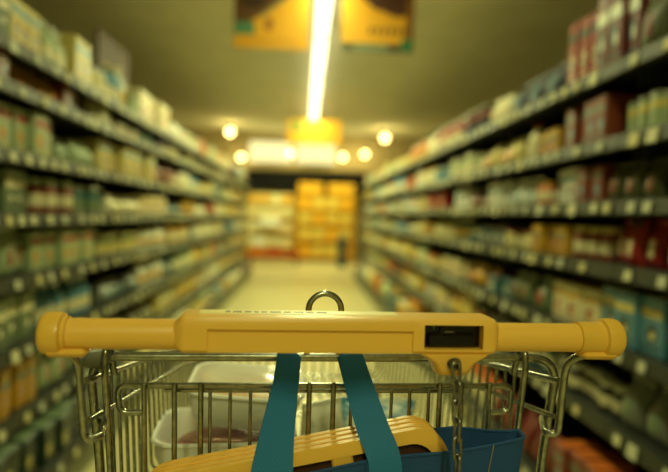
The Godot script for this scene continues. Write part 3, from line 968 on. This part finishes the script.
# ---------------------------------------------------------------- far end
func far_end():
	# lit panels on the bulkhead
	var k := 0
	for p in [[-1.16, -0.30], [-0.20, 0.59]]:
		var t := thing("light_panel", ["long pale lit panel on the bulkhead, tray side", "shorter pale lit panel on the bulkhead, under the wide yellow sign"][k], "light panel", Transform3D(Basis(), Vector3((p[0] + p[1]) / 2, 2.19, -12.3)), "lit panels on the bulkhead")
		k += 1
		var w: float = (p[1] - p[0]) / 2
		put("frame", boxm(Vector3(-w - 0.02, -0.02, 0.0), Vector3(w + 0.02, 0.43, 0.03), 0.004), M.fitting, t)
		put("lit_face_lamp", boxm(Vector3(-w, 0.0, 0.03), Vector3(w, 0.41, 0.034)), M.lightbox, t)
		area(t, Vector3(0, 0.205, 0.045), Vector2(2 * w, 0.40), Color(1.0, 0.95, 0.66), 0.05, Vector3(0, 180, 0))
	# tall yellow display rack
	var rack := thing("display_rack", "tall wide rack of golden yellow cartons against the back", "rack", Transform3D(Basis(), Vector3(0.50, 0, -14.5)))
	for s in [-1, 1]: put("side_panel", boxm(Vector3(s * 0.70 - 0.02, 0, -0.25), Vector3(s * 0.70 + 0.02, 1.62, 0.25), 0.004), M.golden, rack)
	put("back_panel", boxm(Vector3(-0.68, 0, -0.25), Vector3(0.68, 1.62, -0.23), 0.003), M.golden, rack)
	var ys := [0.10, 0.50, 0.90, 1.24]
	for y in ys: put("shelf", boxm(Vector3(-0.68, y, -0.23), Vector3(0.68, y + 0.03, 0.26), 0.003), M.golden, rack)
	var box := carton_meshes()
	var cols := [M.golden, M.golden, M.straw, M.golden, M.golden]
	var row := 0
	for y in ys:
		for i in 4:
			var h: float = [0.30, 0.31, 0.26, 0.30][row]
			var o := thing("display_carton", "golden yellow carton, %s along, %s shelf up of the yellow display rack" % [ORD[i], ORD[row]], "carton", Transform3D(Basis().scaled(Vector3(0.30, h, 0.36)), Vector3(0.5 - 0.49 + 0.327 * i, y + 0.03, -14.46)), "cartons on the yellow display rack")
			put("box", box[0], cols[(i + row) % 5], o)
			put("front_print", box[1], M.straw if (i + row) % 3 else M.golden, o)
		row += 1
	put("header", boxm(Vector3(-0.66, 1.62, -0.22), Vector3(-0.08, 1.90, 0.20), 0.01), M.golden, rack)
	put("header", boxm(Vector3(0.06, 1.62, -0.22), Vector3(0.68, 1.90, 0.20), 0.01), M.golden, rack)
	# paler shelf on the other half
	var r2 := thing("display_rack", "low cream and straw display rack beside the golden cartons", "rack", Transform3D(Basis(), Vector3(-0.83, 0, -14.6)))
	for s in [-1, 1]: put("side_panel", boxm(Vector3(s * 0.56 - 0.02, 0, -0.2), Vector3(s * 0.56 + 0.02, 1.45, 0.22), 0.004), M.straw, r2)
	put("back_panel", boxm(Vector3(-0.54, 0, -0.2), Vector3(0.54, 1.45, -0.18), 0.003), M.straw, r2)
	row = 0
	for y in [0.30, 0.66, 1.02, 1.34]:
		put("shelf", boxm(Vector3(-0.54, y, -0.18), Vector3(0.54, y + 0.025, 0.23), 0.003), M.straw, r2)
		for i in 4:
			var c: Material = [[M.straw, M.golden, M.brown, M.golden], [M.white, M.straw, M.golden, M.orange], [M.golden, M.straw, M.golden, M.straw], [M.cream, M.cream, M.straw, M.cream]][row][i]
			var cn: String = {M.straw: "straw yellow", M.golden: "golden", M.brown: "brown", M.white: "white", M.orange: "orange", M.cream: "cream"}[c]
			var o := thing("display_carton", "%s carton, %s along, %s shelf up of the low cream display rack" % [cn, ORD[i], ORD[row]], "carton", Transform3D(Basis().scaled(Vector3(0.25, 0.25, 0.3)), Vector3(-0.83 - 0.405 + 0.27 * i, y + 0.025, -14.57)), "cartons on the low cream display rack")
			put("box", box[0], c, o)
			put("front_print", box[1], M.cream if c != M.cream else M.golden, o)
		row += 1
	# white notices, low bench, blue-grey bin
	k = 0
	for p in [Vector3(-0.83, 0.84, -14.34), Vector3(-1.08, 0.36, -14.34)]:
		var o := thing("notice_card", ["wide white notice card on the cream display rack", "small white notice card low on the cream display rack"][k], "notice", Transform3D(Basis(), p), "white notices on the display rack")
		var w: float = [0.24, 0.15][k]
		put("card", boxm(Vector3(-w, 0, 0), Vector3(w, [0.20, 0.2][k], 0.02), 0.004), M.white, o)
		put("clip", boxm(Vector3(-0.02, 0.05, -0.04), Vector3(0.02, 0.08, 0.0)), M.grey, o)
		k += 1
	var bench := thing("low_table", "low orange and brown table standing before the cream display rack", "table", Transform3D(Basis(), Vector3(-0.68, 0, -13.4)))
	put("table_top", boxm(Vector3(-0.58, 0.17, -0.22), Vector3(0.60, 0.24, 0.22), 0.006), M.orange, bench)
	for sx in [-1, 1]:
		for sz in [-1, 1]: put("leg", boxm(Vector3(sx * 0.52 - 0.025, 0, sz * 0.17 - 0.025), Vector3(sx * 0.52 + 0.025, 0.17, sz * 0.17 + 0.025), 0.003), M.brown, bench)
	for i in 3:
		var o := thing("display_carton", "%s carton lying on the low orange table" % ["orange", "dark brown", "small red-brown"][i], "carton", Transform3D(Basis().scaled(Vector3(0.3, [0.10, 0.16, 0.12][i], 0.25)), Vector3(-1.05 + 0.40 * i, 0.24, -13.4)), "cartons on the low table")
		put("box", box[0], [M.orange, M.brown, M.orange][i], o)
		put("front_print", box[1], [M.golden, M.orange, M.brown][i], o)
	var bin := thing("waste_bin", "narrow blue-grey bin standing beside the golden display rack", "bin", Transform3D(Basis(), Vector3(0.86, 0, -13.2)))
	var b := MB.new()
	b.lathe([Vector2(0.09, 0), Vector2(0.10, 0.01), Vector2(0.115, 0.58), Vector2(0.12, 0.60), Vector2(0.10, 0.60), Vector2(0.09, 0.05)], 20)
	var slate := mat(Color(0.22, 0.30, 0.34), 0.5)
	put("bin_body", b.commit(), slate, bin)
	b = MB.new()
	b.lathe([Vector2(0.122, 0.595), Vector2(0.122, 0.615), Vector2(0.10, 0.66), Vector2(0.03, 0.685), Vector2(0.001, 0.687)], 20)
	put("lid", b.commit(), slate, bin)

# ---------------------------------------------------------------- products
func carton_meshes() -> Array:
	var b := MB.new()
	b.panel(Vector3(-0.43, 0.10, 0.506), Vector3(0.43, 0.10, 0.506), Vector3(0.43, 0.92, 0.506), Vector3(-0.43, 0.92, 0.506))
	var f := MB.new()
	f.box(Vector3(-0.40, 1.0, -0.46), Vector3(0.40, 1.012, -0.01)); f.box(Vector3(-0.40, 1.0, 0.01), Vector3(0.40, 1.012, 0.46))
	return [boxm(Vector3(-0.5, 0, -0.5), Vector3(0.5, 1, 0.5), 0.03), b.commit(), f.commit()]

var C := {
	"pale green": Color(0.64, 0.70, 0.54), "cream": Color(0.88, 0.84, 0.68), "off-white": Color(0.90, 0.91, 0.85), "sage": Color(0.42, 0.49, 0.36),
	"teal": Color(0.14, 0.38, 0.42), "sky blue": Color(0.36, 0.56, 0.66), "dark blue": Color(0.05, 0.09, 0.20), "dark red": Color(0.40, 0.06, 0.05), "red": Color(0.60, 0.10, 0.07),
	"brick": Color(0.52, 0.23, 0.13), "orange": Color(0.78, 0.40, 0.12), "mustard": Color(0.78, 0.60, 0.16), "straw": Color(0.82, 0.75, 0.44), "olive": Color(0.28, 0.29, 0.14),
	"charcoal": Color(0.08, 0.09, 0.09), "grey": Color(0.44, 0.46, 0.42), "dark green": Color(0.07, 0.19, 0.13), "pink": Color(0.62, 0.38, 0.34)}
var PM := {}
var PRINTS := []
var PRINT_OF := {}
var U := {}

func pmat(n: String) -> StandardMaterial3D:
	if not PM.has(n): PM[n] = mat(C[n], 0.45)
	return PM[n]

func pack_prints():
	# abstract pack fronts: bands, a picture blob and a dark line of print, tinted by the pack colours
	var keys := C.keys()
	var acc := ["cream", "red", "off-white", "teal", "mustard", "dark green", "straw", "sky blue", "brick", "charcoal"]
	for k in keys.size():
		var a: Color = C[keys[k]]
		var im := Image.create(48, 64, false, Image.FORMAT_RGB8)
		im.fill(a)
		var on: String = acc[(k * 3 + 1) % 10] if acc[(k * 3 + 1) % 10] != keys[k] else "grey"
		var o: Color = C[on]
		var p: Color = C[acc[(k * 7 + 4) % 10]]
		im.fill_rect(Rect2i(0, 6 + (k * 3) % 12, 48, 12), o)
		blob(im, p, 16 + (k * 5) % 16, 42, 13, 11)
		blob(im, o.lerp(Color.WHITE, 0.3), 26, 44, 7, 6)
		for x in range(5, 43, 3):
			if (x * 7 + k) % 5 > 1: im.fill_rect(Rect2i(x, 26, 2, 4), p.darkened(0.4))
		im.fill_rect(Rect2i(4, 58, 40, 3), p)
		var m := mat(Color.WHITE, 0.4)
		m.albedo_texture = ImageTexture.create_from_image(im)
		PRINTS.append([m, on])
		PRINT_OF[keys[k]] = k

func units():
	var cm := carton_meshes()
	U.carton = [["box", cm[0], "a"], ["front_print", cm[1], "p"], ["flaps", cm[2], "b"]]
	var b := MB.new()
	b.lathe([Vector2(0.46, 0.0), Vector2(0.5, 0.03), Vector2(0.5, 0.08), Vector2(0.47, 0.10), Vector2(0.47, 0.90), Vector2(0.5, 0.92), Vector2(0.5, 0.97), Vector2(0.47, 1.0), Vector2(0.45, 0.965)], 14)
	var l := MB.new()
	l.lathe([Vector2(0.47, 0.11), Vector2(0.482, 0.115), Vector2(0.482, 0.885), Vector2(0.47, 0.89)], 14)
	U.tin = [["body", b.commit(), "m"], ["paper_label", l.commit(), "a"], ["label_band", band(0.49, 0.55, 0.78, 14), "b"]]
	b = MB.new()
	b.lathe([Vector2(0.42, 0.0), Vector2(0.49, 0.04), Vector2(0.5, 0.10), Vector2(0.5, 0.64), Vector2(0.47, 0.74), Vector2(0.40, 0.80), Vector2(0.40, 0.84)], 14)
	l = MB.new()
	l.lathe([Vector2(0.43, 0.82), Vector2(0.44, 0.83), Vector2(0.44, 0.98), Vector2(0.42, 1.0)], 14)
	U.jar = [["body", b.commit(50), "a"], ["lid", l.commit(), "b"], ["paper_label", band(0.508, 0.20, 0.56, 14), "c"]]
	b = MB.new()
	b.lathe([Vector2(0.42, 0.0), Vector2(0.49, 0.03), Vector2(0.5, 0.08), Vector2(0.5, 0.54), Vector2(0.46, 0.64), Vector2(0.26, 0.77), Vector2(0.19, 0.82), Vector2(0.19, 0.90)], 14)
	l = MB.new()
	l.lathe([Vector2(0.22, 0.885), Vector2(0.23, 0.89), Vector2(0.22, 0.99), Vector2(0.19, 1.0)], 12)
	U.bottle = [["body", b.commit(50), "a"], ["cap", l.commit(), "b"], ["paper_label", band(0.508, 0.16, 0.46, 14), "c"]]
	b = MB.new()
	var rings := []
	for i in 9:
		var v := i / 8.0
		var ring := PackedVector3Array()
		var th: float = [0.30, 0.46, 0.5, 0.5, 0.48, 0.42, 0.30, 0.14, 0.02][i]
		for k in 16:
			var a := -TAU * k / 16
			ring.append(Vector3(signf(cos(a)) * pow(absf(cos(a)), 0.55) * (0.5 - 0.04 * sin(PI * v)), v * 0.93, sin(a) * th))
		rings.append(ring)
	b.loft(rings)
	l = MB.new()
	l.box(Vector3(-0.5, 0.92, -0.02), Vector3(0.5, 1.0, 0.02))
	var q := MB.new()
	rings = []
	for i in range(2, 6):
		var v := i / 8.0
		var ring := PackedVector3Array()
		var th: float = [0.30, 0.46, 0.5, 0.5, 0.48, 0.42, 0.30, 0.14, 0.02][i]
		for k in 7:
			var a := PI * (0.22 + 0.56 * k / 6.0)
			ring.append(Vector3(cos(a) * 0.45, v * 0.93, sin(a) * th + 0.012))
		rings.append(ring)
	for i in rings.size() - 1:
		for k in 6: q.quad(rings[i][k + 1], rings[i][k], rings[i + 1][k], rings[i + 1][k + 1])
	U.packet = [["bag", b.commit(70), "a"], ["seal", l.commit(), "a"], ["front_print", q.commit(70), "b"]]
	M.tin = mat(Color(0.62, 0.62, 0.56), 0.35, 0.7)

func band(r: float, y0: float, y1: float, n: int) -> ArrayMesh:
	var b := MB.new()
	b.lathe([Vector2(r - 0.01, y0), Vector2(r, y0 + 0.01), Vector2(r, y1 - 0.01), Vector2(r - 0.01, y1)], n)
	return b.commit()

var protos := {}
var count := {}

func product(kind: String, ca: String, cb: String, size: Vector3, xf: Transform3D, label: String, group: String, print_k: int):
	var key := "%s/%s/%s/%d" % [kind, ca, cb, print_k if kind == "carton" else 0]
	var called: String = {"carton": "grocery_carton", "tin": "food_tin", "jar": "glass_jar", "bottle": "sauce_bottle", "packet": "food_packet"}[kind]
	var o: Node3D
	if protos.has(key):
		o = protos[key].duplicate()
	else:
		o = Node3D.new()
		for p in U[kind]:
			var m: Material
			match p[2]:
				"a": m = pmat(ca)
				"b": m = pmat(cb)
				"c": m = pmat("cream") if cb != "cream" else pmat("mustard")
				"m": m = M.tin
				"p": m = PRINTS[print_k][0]
			put(p[0], p[1], m, o)
		protos[key] = o
	o.name = numbered(called)
	add_child(o)
	o.transform = Transform3D(xf.basis * Basis().scaled(size), xf.origin)
	tag(o, label, kind, group)
	count[kind] = count.get(kind, 0) + 1

# hand-set runs [side, level, z from, z to, kind, width, height, depth, colour a, colour b]; the rest is drawn from palettes
var RUNS := [
	[1, 0, 1.35, 1.66, "tin", 0.085, 0.12, 0.085, "sage", "dark red"], [1, 0, 1.66, 1.86, "packet", 0.13, 0.20, 0.09, "olive", "dark red"], [1, 0, 1.86, 2.12, "carton", 0.085, 0.30, 0.20, "dark red", "mustard"], [1, 0, 2.12, 2.34, "carton", 0.075, 0.255, 0.20, "red", "cream"],
	[1, 0, 2.38, 3.06, "packet", 0.21, 0.17, 0.16, "dark blue", "teal"],
	[1, 1, 1.35, 1.95, "tin", 0.085, 0.115, 0.085, "pale green", "straw"], [1, 1, 2.00, 2.38, "carton", 0.085, 0.165, 0.18, "brick", "dark red"], [1, 1, 2.42, 2.66, "carton", 0.12, 0.11, 0.2, "mustard", "orange"], [1, 1, 2.66, 2.86, "bottle", 0.085, 0.17, 0.085, "cream", "red"],
	[1, 2, 1.35, 1.72, "tin", 0.08, 0.10, 0.08, "sage", "cream"], [1, 2, 1.72, 2.02, "packet", 0.10, 0.13, 0.07, "olive", "brick"], [1, 2, 2.02, 2.22, "carton", 0.095, 0.13, 0.2, "brick", "straw"], [1, 2, 2.24, 2.46, "carton", 0.10, 0.14, 0.2, "off-white", "teal"], [1, 2, 2.46, 2.66, "jar", 0.085, 0.10, 0.085, "orange", "mustard"],
	[1, 3, 1.35, 1.70, "jar", 0.085, 0.13, 0.085, "dark red", "grey"], [1, 3, 1.70, 1.98, "packet", 0.09, 0.15, 0.08, "red", "cream"], [1, 3, 2.00, 2.25, "jar", 0.08, 0.12, 0.08, "brick", "straw"], [1, 3, 2.25, 2.62, "carton", 0.11, 0.12, 0.2, "mustard", "straw"],
	[1, 4, 1.35, 1.62, "carton", 0.13, 0.16, 0.2, "teal", "off-white"], [1, 4, 1.62, 2.02, "carton", 0.13, 0.175, 0.2, "sky blue", "cream"], [1, 4, 2.04, 2.45, "carton", 0.13, 0.15, 0.2, "cream", "mustard"], [1, 4, 2.45, 2.9, "packet", 0.11, 0.14, 0.1, "sage", "red"],
	[1, 5, 1.35, 1.85, "packet", 0.13, 0.16, 0.12, "grey", "sage"], [1, 5, 1.86, 2.40, "jar", 0.075, 0.105, 0.075, "charcoal", "off-white"],
	[1, 6, 1.35, 1.72, "carton", 0.16, 0.19, 0.25, "brick", "orange"], [1, 6, 1.72, 2.08, "carton", 0.09, 0.17, 0.16, "brick", "orange"], [1, 6, 2.08, 2.8, "packet", 0.10, 0.16, 0.10, "dark red", "brick"],
	[-1, 0, 1.5, 2.10, "carton", 0.085, 0.17, 0.15, "sage", "pale green"], [-1, 0, 2.10, 2.35, "carton", 0.08, 0.17, 0.15, "straw", "mustard"], [-1, 0, 2.35, 2.62, "bottle", 0.085, 0.17, 0.085, "pale green", "off-white"], [-1, 0, 2.66, 2.86, "carton", 0.10, 0.20, 0.15, "straw", "cream"], [-1, 0, 2.86, 3.20, "jar", 0.085, 0.13, 0.085, "straw", "off-white"], [-1, 0, 3.42, 3.56, "bottle", 0.10, 0.25, 0.10, "off-white", "cream"], [-1, 0, 3.7, 4.5, "carton", 0.15, 0.19, 0.18, "cream", "straw"],
	[-1, 1, 1.5, 2.20, "carton", 0.085, 0.105, 0.15, "brick", "dark red"], [-1, 1, 2.20, 2.55, "packet", 0.085, 0.105, 0.08, "mustard", "orange"], [-1, 1, 2.55, 2.80, "carton", 0.08, 0.105, 0.15, "brick", "red"], [-1, 1, 2.95, 3.30, "jar", 0.085, 0.105, 0.085, "pale green", "straw"],
	[-1, 2, 1.5, 2.60, "carton", 0.115, 0.165, 0.2, "pale green", "off-white"], [-1, 2, 2.62, 3.0, "packet", 0.12, 0.115, 0.1, "pale green", "sage"], [-1, 2, 3.04, 4.1, "carton", 0.17, 0.16, 0.25, "straw", "pale green"],
	[-1, 3, 1.5, 2.35, "carton", 0.10, 0.16, 0.2, "sage", "red"], [-1, 3, 2.35, 2.7, "jar", 0.085, 0.14, 0.085, "brick", "pale green"], [-1, 3, 2.7, 3.2, "tin", 0.09, 0.13, 0.09, "sage", "teal"],
	[-1, 4, 1.5, 2.3, "packet", 0.11, 0.17, 0.09, "pale green", "brick"], [-1, 4, 2.3, 3.1, "carton", 0.12, 0.15, 0.2, "pale green", "off-white"],
	[-1, 5, 1.5, 2.4, "carton", 0.12, 0.18, 0.2, "sage", "dark green"], [-1, 5, 2.4, 3.0, "bottle", 0.08, 0.18, 0.08, "sky blue", "off-white"],
	[-1, 6, 1.5, 2.05, "carton", 0.06, 0.17, 0.2, "brick", "dark red"], [-1, 6, 2.05, 2.4, "carton", 0.07, 0.18, 0.2, "mustard", "straw"], [-1, 6, 2.4, 3.0, "packet", 0.11, 0.16, 0.09, "pale green", "pink"],
	[-1, 7, 1.5, 2.6, "carton", 0.12, 0.14, 0.2, "dark green", "sage"], [-1, 7, 2.6, 3.3, "tin", 0.09, 0.11, 0.09, "grey", "pale green"],
]

func products():
	units()
	pack_prints()
	var pal := {
		-1: [["pale green", 5], ["cream", 6], ["off-white", 6], ["sage", 4], ["straw", 5], ["olive", 1], ["teal", 2], ["sky blue", 2], ["brick", 1], ["mustard", 1], ["grey", 2], ["dark blue", 1]],
		1: [["cream", 5], ["straw", 5], ["mustard", 4], ["charcoal", 1], ["orange", 2], ["brick", 3], ["red", 2], ["dark red", 1], ["off-white", 3], ["pale green", 3], ["sage", 2], ["sky blue", 2], ["dark blue", 1], ["teal", 1]]}
	var far_pal := [["cream", 5], ["straw", 6], ["mustard", 4], ["orange", 2], ["off-white", 3], ["pale green", 2], ["sky blue", 1], ["brick", 1], ["teal", 1]]
	for s in [-1, 1]:
		var levels: Array = (LEFT if s < 0 else RIGHT) + [BASE]
		for li in levels.size():
			var base: bool = li == levels.size() - 1
			var gap: float = 0.24 if li == 0 else (levels[li - 1] - levels[li]) - 0.035
			var z := 1.35
			var n := 0
			var runs := []
			for r in RUNS:
				if r[0] == s and r[1] == li: runs.append(r)
			while z < 10.45:
				var run: Array = []
				for r in runs:
					if z >= r[2] - 0.02 and z < r[3] - 0.02: run = r
				if run.is_empty():
					var stop := 10.45
					for r in runs:
						if r[2] > z: stop = minf(stop, r[2])
					var kind: String = ["carton", "carton", "packet", "packet", "tin", "tin", "jar", "bottle", "jar"][rng.randi() % 9]
					if count.get(kind, 0) > 285: kind = "packet" if count.get("packet", 0) < 280 else "bottle"
					var big := rng.randf() < 0.35
					var w := rng.randf_range(0.10, 0.17) if kind in ["carton", "packet"] else rng.randf_range(0.075, 0.105)
					var h := gap * rng.randf_range(0.42, 0.80)
					if kind == "bottle": h = gap * rng.randf_range(0.72, 0.90)
					if kind == "jar" or kind == "tin": h = minf(h, w * 1.6)
					var dp := rng.randf_range(0.12, 0.24) if kind == "carton" else (w * 0.7 if kind == "packet" else w)
					run = [s, li, z, minf(z + rng.randf_range(0.25, 0.8), stop), kind, w, h, dp, pick(far_pal if z > 4.4 else pal[s]), pick(far_pal if z > 4.4 else pal[s])]
					if rng.randf() < 0.10:
						z += rng.randf_range(0.06, 0.16)
						continue
				var pk: int = PRINT_OF[run[8]]
				var zz := z
				while zz + run[5] <= run[3] + 0.03 and zz < 10.4:
					n += 1
					var set_in := rng.randf_range(0.015, 0.06)
					var size := Vector3(run[5] * 0.965, minf(run[6], gap if li > 0 else 1.0), run[7])
					var front: float = FRONT + set_in - (0.10 if base else 0.0)
					var x: float = s * (front + size.z / 2)
					var y: float = levels[li] + 0.015
					var turn := (PI / 2 if s < 0 else -PI / 2) + rng.randf_range(-0.06, 0.06)
					var xf := Transform3D(Basis(Vector3.UP, turn), Vector3(x, y, -(zz + run[5] / 2)))
					var shelf_word: String = "base shelf" if base else ("top shelf" if li == 0 else ORD[li] + " shelf down")
					var word: String = {"carton": "carton", "tin": "tin", "jar": "jar", "bottle": "bottle", "packet": "packet"}[run[4]]
					var what: String = "%s %s with %s %s" % [run[8], word, PRINTS[pk][1] if run[4] == "carton" else run[9], {"carton": "print", "tin": "band", "jar": "lid", "bottle": "cap", "packet": "print"}[run[4]]]
					product(run[4], run[8], run[9], size, xf, "%s, %s along the %s, %s" % [what, ordinal(n), shelf_word, side_name(s)], "%ss on the %s shelving" % [word, side_name(s)], pk)
					zz += run[5]
				z = maxf(zz, z + 0.03)
				if not runs.is_empty() and z < run[3] and run in RUNS: z = run[3]
				z += rng.randf_range(0.0, 0.02)
	print(count)

func pick(p: Array) -> String:
	var total := 0
	for a in p: total += a[1]
	var k := rng.randi() % total
	for a in p:
		k -= a[1]
		if k < 0: return a[0]
	return p[0][0]
